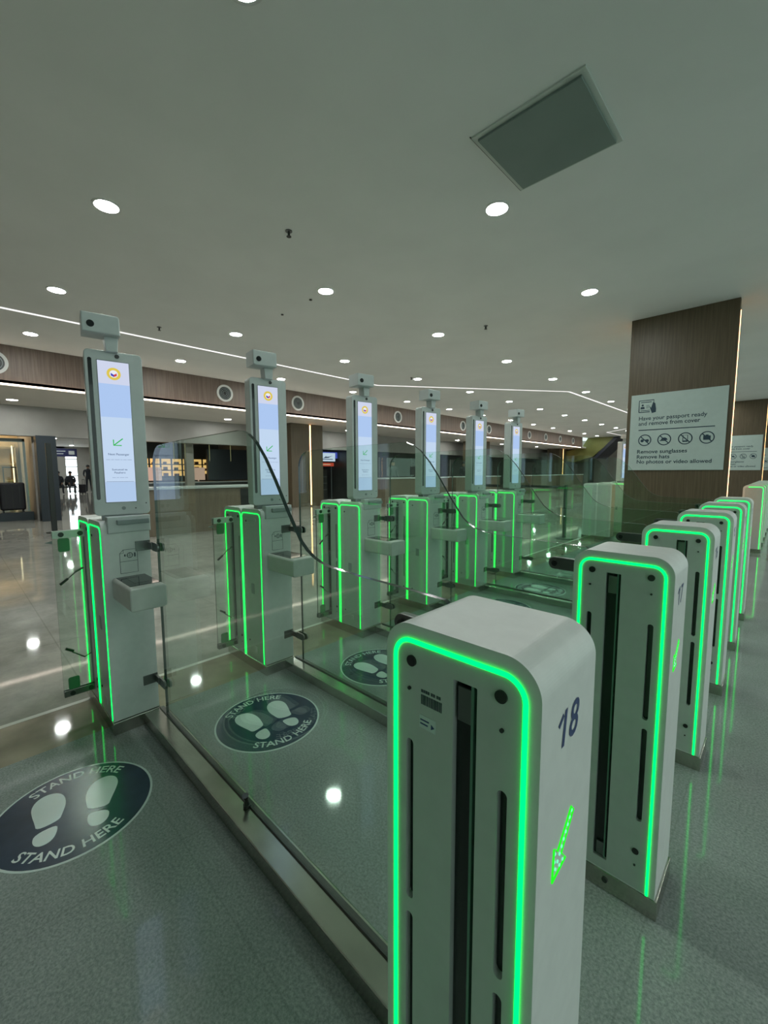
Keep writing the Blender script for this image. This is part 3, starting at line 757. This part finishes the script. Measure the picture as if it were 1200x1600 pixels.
# immigration counters
def counter(x, y0, y1, zt, label):
    t = thing('passport_counter', label, 'counter', (x, (y0+y1)/2, 0), 0, 'passport counters')
    h = (y1-y0)/2
    MB().box(-.7, 0, -h, h, 0, zt-.04, .004).build('front', DESKW, t)
    MB().box(-.75, .05, -h-.02, h+.02, zt-.04, zt, .004).build('worktop', LIGHTGREY, t)
    return t
c = counter(-8.6, 2.05, 4.95, .95, 'brown passport counter seen between the first and second kiosks')
MB().box(.001, .012, .55, .95, .05, .88).build('dark_panel', BLACK, c)
n_ = 0
for (a, b) in ((10.2, 14.0), (14.6, 18.4), (21.8, 25.4), (26.0, 30.0)):
    c = counter(-10.0, a, b, 1.02, ['brown passport counter behind the third and fourth screens', 'brown passport counter behind the fourth and fifth screens', 'brown passport counter seen right of the sixth screen', 'far brown passport counter under the green stairs'][n_]); n_ += 1
    h = (b-a)/2
    for yy in (-h+.1, 0, h-.1):
        MB().box(-.40, -.39, yy-.006 if yy else -.006, yy+.006, 1.02, 1.75).build('screen_post', GREY, c)
    MB().prism([(-h+.1, 1.06), (h-.1, 1.06), (h-.1, 1.75), (-h+.1, 1.75)], -.398, -.392, 'x', rimmat=1).build('glass_screen', [GLASSN, GEDGE2], c)
MON = principled('monitor_black', (.015, .015, .017), .4)
for (x, y, lab) in [(-10.4, 12.3, 'black monitor on the counter behind the third screen gap'), (-10.4, 16.2, 'black monitor on the counter right of the fourth screen'), (-10.4, 23.5, 'black monitor on the counter right of the sixth screen')]:
    t = thing('monitor', lab, 'monitor', (x, y, 1.02), 0, 'monitors on the counters')
    MB().box(-.02, .02, -.26, .26, .10, .42, .006).build('display', MON, t); MB().box(-.01, .01, -.03, .03, .01, .12).box(-.09, .09, -.12, .12, 0, .012, .003).build('stand', MON, t)

# glossy dark wall behind counters
struct(MB().box(-15.2, -15.0, 12.4, 40, 0, 2.93), 'wall_rear', DWALL, 'dark wall behind the passport counters')
struct(MB().box(-18, -13.9, 12.2, 12.4, 0, 2.93), 'wall_shop_side', DWALL)
struct(MB().box(-18, -13.8, 7.9, 8.1, 0, 2.93), 'wall_shop_side', HDR)
struct(MB().box(-18, -13.8, 3.15, 3.3, 0, 2.93), 'wall_shop_side', WALLP)
struct(MB().box(-17.2, -14.0, 1.1, 1.25, 0, 2.93), 'wall_shop_side', HDR)
struct(MB().box(-40, -13.9, -10, 40, 2.93, 3.03), 'ceiling', SOFF, 'far corridor and shop ceiling')
struct(MB().box(-17.2, -17.0, -6, 1.1, 0, 2.93), 'wall_shop_back', CREAM)
struct(MB().box(-18.2, -18.0, 3.3, 7.9, 0, 2.93), 'wall_shop_back', DWALL)
struct(MB().box(-18.2, -18.0, 8.1, 12.2, 0, 2.93), 'wall_shop_back', WALLP)
tag(MB().box(-13.79, -13.40, 1.12, 1.52, 0, 2.178, .004).build('dark_pillar', DPILL), 'dark blue black pillar between the bright shop and the corridor', 'pillar')
WINL = emission('daylight_pane', (.86, .97, 1.0), 4.0)
struct(MB().box(-34.2, -34.0, -10, 4.05, 0, 2.93).box(-34.2, -34.0, 4.45, 4.95, 0, 2.93).box(-34.2, -34.0, 5.55, 40, 0, 2.93).box(-34.2, -34.0, 4.05, 5.55, 2.55, 2.93), 'wall_end', WALLP)
struct(MB().box(-34.1, -34.06, 4.05, 4.45, .05, 2.55), 'window_1', WINL, 'narrow bright daylight window at the corridor end')
struct(MB().box(-34.1, -34.06, 4.95, 5.55, .05, 2.55), 'window_2', WINL, 'wider bright daylight window at the corridor end')
mt_ = MB()
for z in (.45, 1.0, 1.6, 2.1):
    mt_.box(-34.03, -33.98, 4.05, 4.45, z, z+.05).box(-34.03, -33.98, 4.95, 5.55, z, z+.05)
struct(mt_, 'trim_3', GREY, 'window mullions')
q0 = None
for n_, (x, y) in enumerate([(-17, 2.25), (-20, 2.3), (-23, 3.1), (-26, 3.3), (-29, 3.0), (-32, 5.0), (-26, 6.0), (-29, 6.5), (-22, 5.6), (-32, 2.5)]):  # corridor lamps multiplied beyond the real ones to brighten the far hall
    q = dup(dl0, (x, y, 2.93), 'downlight in the pale corridor ceiling beyond the dark pillar'); q['group'] = 'corridor downlights'
BLUESIGN = principled('navy_sign', (.02, .025, .09), .4)
t = thing('hanging_sign', 'dark blue overhead sign hanging in the far corridor', 'sign', (-24, 3.30, 0))
MB().box(-.04, .04, -.50, .52, 1.98, 2.35, .01).build('board', BLUESIGN, t)
MB().box(-.008, .008, -.4, -.39, 2.35, 2.93).box(-.008, .008, .4, .41, 2.35, 2.93).build('hanger', GREY, t)
MB().box(.041, .043, -.42, .08, 2.21, 2.25).box(.041, .043, -.42, .0, 2.09, 2.13).box(.041, .043, .2, .42, 2.08, 2.25).build('sign_print', LIGHTGREY, t)

t = thing('sign_post', 'thin tall black post standing on the pale floor left of the first kiosk', 'post', (-10.77, 1.0, 0))
MB().cyl((0, 0, .006), .14, .012, n=24).build('base', BLACK, t)
MB().box(-.045, .045, -.045, .045, .01, 1.85, .006).build('pole', BLACK, t)

# ---- people (one continuous skinned body each)
def person(name_lab, loc, rz, pose='sit', cloth=None, sc=1.0):
    t = thing('person', name_lab, 'person', loc, rz)
    if pose == 'sit':
        J = {'pel': (0, 0, .52), 'sp': (0, -.02, .72), 'ch': (0, -.03, .92), 'nk': (0, -.01, 1.06), 'hdb': (0, .01, 1.13), 'hd': (0, .02, 1.22), 'ht': (0, .015, 1.28),
             'hl': (-.10, .02, .50), 'kl': (-.13, .44, .50), 'al': (-.13, .42, .10), 'fl': (-.14, .56, .05), 'hr': (.10, .02, .50), 'kr': (.13, .44, .50), 'ar': (.13, .42, .10), 'fr': (.14, .56, .05),
             'sl': (-.18, -.02, .99), 'el': (-.23, .06, .74), 'wl': (-.14, .28, .64), 'gl': (-.10, .35, .61), 'sr': (.18, -.02, .99), 'er': (.23, .06, .74), 'wr': (.14, .28, .64), 'gr': (.10, .35, .61)}
    else:
        J = {'pel': (0, 0, .95), 'sp': (0, 0, 1.12), 'ch': (0, 0, 1.32), 'nk': (0, .01, 1.46), 'hdb': (0, .02, 1.53), 'hd': (0, .03, 1.62), 'ht': (0, .025, 1.69),
             'hl': (-.09, 0, .90), 'kl': (-.11, .03, .50), 'al': (-.12, 0, .09), 'fl': (-.13, .14, .05), 'hr': (.09, 0, .90), 'kr': (.11, .05, .50), 'ar': (.12, .02, .09), 'fr': (.13, .16, .05),
             'sl': (-.19, 0, 1.39), 'el': (-.24, .01, 1.12), 'wl': (-.22, .14, .92), 'gl': (-.20, .18, .85), 'sr': (.19, 0, 1.39), 'er': (.24, .01, 1.12), 'wr': (.20, .18, .98), 'gr': (.18, .25, .95)}
    R = {'pel': .14, 'sp': .12, 'ch': .135, 'nk': .055, 'hdb': .065, 'hd': .088, 'ht': .07, 'h': .09, 'k': .06, 'a': .04, 'f': .04, 's': .065, 'e': .045, 'w': .03, 'g': .035}
    E = [('pel', 'sp'), ('sp', 'ch'), ('ch', 'nk'), ('nk', 'hdb'), ('hdb', 'hd'), ('hd', 'ht')]
    for q in 'lr': E += [('pel', 'h'+q), ('h'+q, 'k'+q), ('k'+q, 'a'+q), ('a'+q, 'f'+q), ('ch', 's'+q), ('s'+q, 'e'+q), ('e'+q, 'w'+q), ('w'+q, 'g'+q)]
    names = list(J); me = bpy.data.meshes.new('body'); me.from_pydata([J[n] for n in names], [(names.index(a), names.index(b)) for a, b in E], [])
    o = bpy.data.objects.new('body', me); COL.objects.link(o); o.parent = t
    md = o.modifiers.new('skin', 'SKIN')
    for i, n in enumerate(names):
        r_ = R.get(n) or R[n[0]]
        me.skin_vertices[0].data[i].radius = (r_, r_*(.8 if n in ('pel', 'sp', 'ch') else 1)); me.skin_vertices[0].data[i].use_root = (n == 'pel')
    o.modifiers.new('sub', 'SUBSURF').levels = 2; o.modifiers['sub'].render_levels = 2
    bpy.context.view_layer.update()
    ev = bpy.data.meshes.new_from_object(o.evaluated_get(bpy.context.evaluated_depsgraph_get()))
    o.modifiers.clear(); o.data = ev; ev.materials.clear(); ev.materials.append(cloth or CLOTH1); ev.materials.append(SKIN)
    nz = J['nk'][2]+.03
    for p in ev.polygons:
        c_ = p.center; p.use_smooth = True
        hand = min((Vector(J['g'+q])-c_).length for q in 'lr') < .075
        p.material_index = 1 if (c_.z > nz or hand) else 0
    hb = bmesh.new(); bmesh.ops.create_uvsphere(hb, u_segments=16, v_segments=10, radius=1)
    hx = Vector(J['hd'])
    for v in list(hb.verts):
        if v.co.z < -.35 and v.co.y > -.1: hb.verts.remove(v)
    for v in hb.verts: v.co = Vector((v.co.x*.098, v.co.y*.105-.012, v.co.z*.10+.022)) + hx
    hm = bpy.data.meshes.new('hair'); hb.to_mesh(hm); hb.free(); hm.materials.append(HAIR)
    for p in hm.polygons: p.use_smooth = True
    ho = bpy.data.objects.new('hair', hm); COL.objects.link(ho); ho.parent = t
    fc = MB()
    for sx in (-1, 1): fc.cyl((hx.x+sx*.032, hx.y+.086, hx.z+.005), .008, .006, 'y', 8)
    fc.box(hx.x-.025, hx.x+.025, hx.y+.080, hx.y+.088, hx.z-.048, hx.z-.042).build('eyes_and_mouth', HAIR, t)
    return t

# corridor seats and people, seen very small
def seat_row(x, y0, n, lab):
    t = thing('waiting_bench', lab, 'seating', (x, y0, 0))
    for i in range(n):
        MB().box(-.25, .25, i*.58, i*.58+.5, .40, .46, .02).build('seat', SEATM, t)
        MB().box(-.29, -.24, i*.58, i*.58+.5, .48, .88, .02).build('backrest', SEATM, t)
    MB().box(-.03, .03, 0, n*.58, .33, .39).box(-.25, .25, .1, .15, 0, .05).box(-.25, .25, n*.58-.2, n*.58-.15, 0, .05).box(-.03, .03, .1, .15, .05, .35).box(-.03, .03, n*.58-.2, n*.58-.15, .05, .35).build('frame', STEEL, t)
seat_row(-30.6, 3.75, 2, 'row of dark waiting seats in the far corridor')
person('person in dark clothes seated at the left end of the far waiting seats', (-30.6, 4.0, 0), radians(-90))
person('person in dark clothes seated at the right end of the far waiting seats', (-30.6, 4.58, 0), radians(-90))
BAG = principled('dark_suitcase', (.015, .014, .02), .5)
def suitcase(lab, loc, rz, s=1.0, mt=BAG, group=None):
    t = thing('suitcase', lab, 'suitcase', loc, rz, group)
    MB().box(-.22*s, .22*s, -.14*s, .14*s, .06, .06+.62*s, .04*s, 3).build('shell', mt, t)
    MB().box(-.12*s, -.10*s, .09*s, .11*s, .06+.6*s, .06+.95*s).box(.10*s, .12*s, .09*s, .11*s, .06+.6*s, .06+.95*s).box(-.12*s, .12*s, .085*s, .115*s, .06+.95*s, .06+.98*s, .004).build('pull_handle', BLACK, t)
    wm = MB()
    for a in (-1, 1):
        for b in (-1, 1): wm.cyl((a*.17*s, b*.10*s, .03), .03, .025, 'x', 12)
    wm.build('wheels', BLACK, t)
    for q in (-.12, 0, .12): MB().box(q*s-.008, q*s+.008, -.146*s, -.138*s, .12, .06+.55*s).build('ridge', BLACK, t)
    return t
suitcase('dark suitcase standing right of the people in the far corridor', (-29.6, 4.95, 0), .4, .8)
person('person in dark clothes standing by the window at the far corridor end', (-32.0, 5.75, 0), radians(-100), 'stand')

# ---- bright luggage shop at far left
t = thing('shop_display', 'bright shop window platform with dark base at the left photo edge', 'display', (-14.6, -.55, 0))
MB().box(-.5, .45, -2.4, 1.6, 0, .22, .004).build('platform', DPILL, t)
MB().box(-.02, .02, -2.4, -2.35, .22, 2.15).box(-.02, .02, .25, .30, .22, 2.15).box(-.02, .02, 1.52, 1.57, .22, 2.15).box(-.02, .02, -2.4, 1.57, 2.06, 2.15).build('window_frame', DSTEEL, t)
MB().box(.30, .31, -2.4, 1.55, .22, 2.06).build('pane', GLASSN, t)
SHOPL = emission('shop_lamp', (1.0, .80, .50), 7)
t = thing('shop_light_panel', 'warm light panel in the ceiling of the bright left shop', 'ceiling light', (-15.8, -.3, 2.92))
MB().box(-.6, .6, -1.1, 1.1, -.03, 0).build('diffuser', SHOPL, t)
MB().box(-.64, .64, -1.14, -1.10, -.04, .005).box(-.64, .64, 1.10, 1.14, -.04, .005).build('frame', RIM, t)
suitcase('left one of the two big dark suitcases in the bright shop window', (-14.35, .12, .22), radians(90), 1.15, BAG)
suitcase('right one of the two big dark suitcases in the bright shop window', (-14.35, .66, .22), radians(90), 1.15, BAG)
SHELFC = principled('pale_shelf', (.5, .42, .28), .5)
t = thing('shop_shelf', 'pale lit shelving along the back wall of the left shop', 'shelf', (-16.9, -.6, 0))
for z in (.5, 1.0, 1.5, 2.0): MB().box(-.05, .3, -1.8, 1.6, z, z+.03).build('shelf_board', SHELFC, t)
for y in (-1.8, -.7, .45, 1.57): MB().box(-.05, .3, y, y+.03, 0, 2.1).build('upright', SHELFC, t)
LITSTRIP = emission('shelf_edge_light', (1.0, .86, .5), 2.2)
for y in (-.66, .50, 1.50): MB().box(.30, .32, y, y+.03, .3, 2.05).build('edge_light', LITSTRIP, t)

# ---- dark shop with golden shelves between first and second screens
t = thing('lit_display_shelf', 'row of golden lit shelf boxes in the dark shop behind the counter', 'shelf', (-17.7, 4.15, 0))
GOLD = emission('golden_box', (1.0, .58, .20), 1.1)
MB().box(-.3, -.02, 0, 3.3, .6, 2.0).build('back_frame', DWALL, t)
GOOD = [principled('gift_brown', (.16, .07, .03), .5), principled('gift_red', (.25, .03, .02), .5), principled('gift_gold', (.4, .25, .06), .4)]
random.seed(11)
for i in range(8):
    for j in range(3):
        y = .06+i*.41; z = 1.10+j*.24
        bx = MB().box(-.02, -.01, y, y+.34, z, z+.20).build('lit_compartment', GOLD, t)
        MB().box(-.01, .12, y+.04, y+.04+random.uniform(.08, .2), z, z+random.uniform(.06, .13), .005).build('goods', random.choice(GOOD), bx)
for n_, y in enumerate((4.35, 5.9)):
    tg = tag(MB().box(-16.0, -15.96, y, y+.50, .95, 1.42, .004).box(-15.99, -15.97, y+.23, y+.27, .90, .96).build('poster', emission('poster_pink_%d' % n_, (.95, .62, .48), .62)), ['left pinkish glowing poster in front of the golden shelves', 'right pinkish glowing poster in front of the golden shelves'][n_], 'poster')
t = thing('shop_counter', 'long pale topped counter under the golden shelves', 'counter', (-15.6, 5.6, 0))
MB().box(-.3, .3, -2.2, 2.2, 0, .86, .004).build('front', DWALL, t); MB().box(-.34, .34, -2.24, 2.24, .86, .90, .004).build('worktop', LIGHTGREY, t)
tag(MB().box(-15.35, -15.2, 6.2, 7.75, .95, 2.1, .004).build('dark_partition', DPILL), 'dark blue grey partition panel just left of the second screen', 'partition')
tag(MB().box(-14.4, -14.2, 5.05, 5.3, 0, 2.93, .004).build('shop_pillar', HDR), 'slim grey pillar in front of the golden shelves', 'pillar')
for n_, y in enumerate((4.6, 4.95, 5.75, 6.5)):
    t = thing('pendant_lamp', ['first thin pendant light from the left over the dark shop', 'second thin pendant light from the left over the dark shop', 'third thin pendant light from the left over the dark shop', 'fourth thin pendant light from the left over the dark shop'][n_], 'pendant light', (-14.0, y, 2.93), 0, 'pendant lights over the dark shop')
    MB().cyl((0, 0, -.3), .004, .6, n=6).build('cord', BLACK, t)
    MB().cyl((0, 0, -.95), .008, .7, n=8).build('tube', emission('pendant_glow_%d' % n_, (.75, .70, .35), .45), t)

# ---- shop with blue sign between second and third screens
t = thing('shop_sign', 'blue shop sign band with a white lit logo panel', 'sign', (-15.0, 10.2, 0))
MB().box(-.1, 0, -1.0, 2.2, 1.86, 2.14, .004).build('sign_band', emission('blue_band', (.06, .08, .42), 1.2), t)
MB().box(0, .03, .95, 1.85, 1.72, 2.10, .004).build('logo_panel', emission('logo_white', (.72, .80, 1.0), .95), t)
MB().prism([(1.15, 1.86), (1.45, 1.88), (1.7, 1.98), (1.5, 1.93), (1.3, 1.92), (1.35, 1.97)], .031, .034, 'x').prism([(1.10, 1.80), (1.7, 1.80), (1.7, 1.83), (1.10, 1.83)], .031, .034, 'x').build('logo_mark', principled('logo_blue', (.02, .06, .3), .4), t)
t = thing('shop_sign', 'small red lit sign under the blue shop band', 'sign', (-15.2, 11.2, 0))
MB().box(-.05, 0, -.1, .95, 1.50, 1.66, .004).build('sign_band', emission('red_band', (.7, .09, .05), .7), t)
MB().box(-.04, -.02, .0, .03, 0, 1.5).box(-.04, -.02, .8, .83, 0, 1.5).build('post', GREY, t)
MB().box(.001, .006, .1, .75, 1.56, 1.60).build('sign_print', emission('red_print', (.9, .6, .4), .7), t)
t = thing('shop_rack', 'dark display rack under the red sign', 'rack', (-15.6, 11.0, 0))
MB().box(-.3, .2, -.7, .9, 0, 1.35, .004).build('cabinet', DWALL, t)
for z in (.4, .7, 1.0): MB().box(.2, .24, -.65, .85, z, z+.02).build('ledge', GREY, t)

# ---- people behind the counters
person('person in dark uniform standing behind the counter left of the fourth screen', (-11.2, 13.9, 0), radians(-95), 'stand', CLOTH1)
person('person in dark clothes seated behind the counter left of the third counter gap', (-11.3, 12.0, 0), radians(-95), 'stand', CLOTH2)
person('person in dark clothes standing behind the counter right of the fourth screen', (-11.3, 17.1, 0), radians(-95), 'stand', CLOTH1)

# ---- far end: olive stair underside
OLIVE = principled('olive_panel', (.16, .17, .04), .5); noisy(OLIVE, (.12, .13, .03), (.20, .21, .06), nscale=1)
t = thing('staircase', 'olive green curved stair underside at the far end of the hall', 'staircase', (-10.5, 34, 0))
pr = []
MB().prism([(-2.6, 2.2), (-1.2, 1.9), (.2, 2.3), (1.0, 3.0), (1.6, 3.68), (-.2, 3.68), (-.6, 3.0), (-2.6, 2.6)], -1.2, 1.2, 'y', .02).build('underside', OLIVE, t)
MB().prism([(.2, 2.15), (.45, 2.15), (1.95, 3.68), (1.6, 3.68)], -1.25, 1.25, 'y', .01).build('stringer', DPILL, t)
MB().box(-.4, -.1, -.2, .2, 0, 2.2).build('support', DSTEEL, t)
tag(MB().box(-7.4, -6.9, 33.5, 34, 0, H-.01, .01).build('white_pillar', WALLP), 'tall pale pillar at the far end beside the green stairs', 'pillar')
struct(MB().box(-14, -2.5, 36, 36.2, 0, H), 'wall_far_partition', HDR)
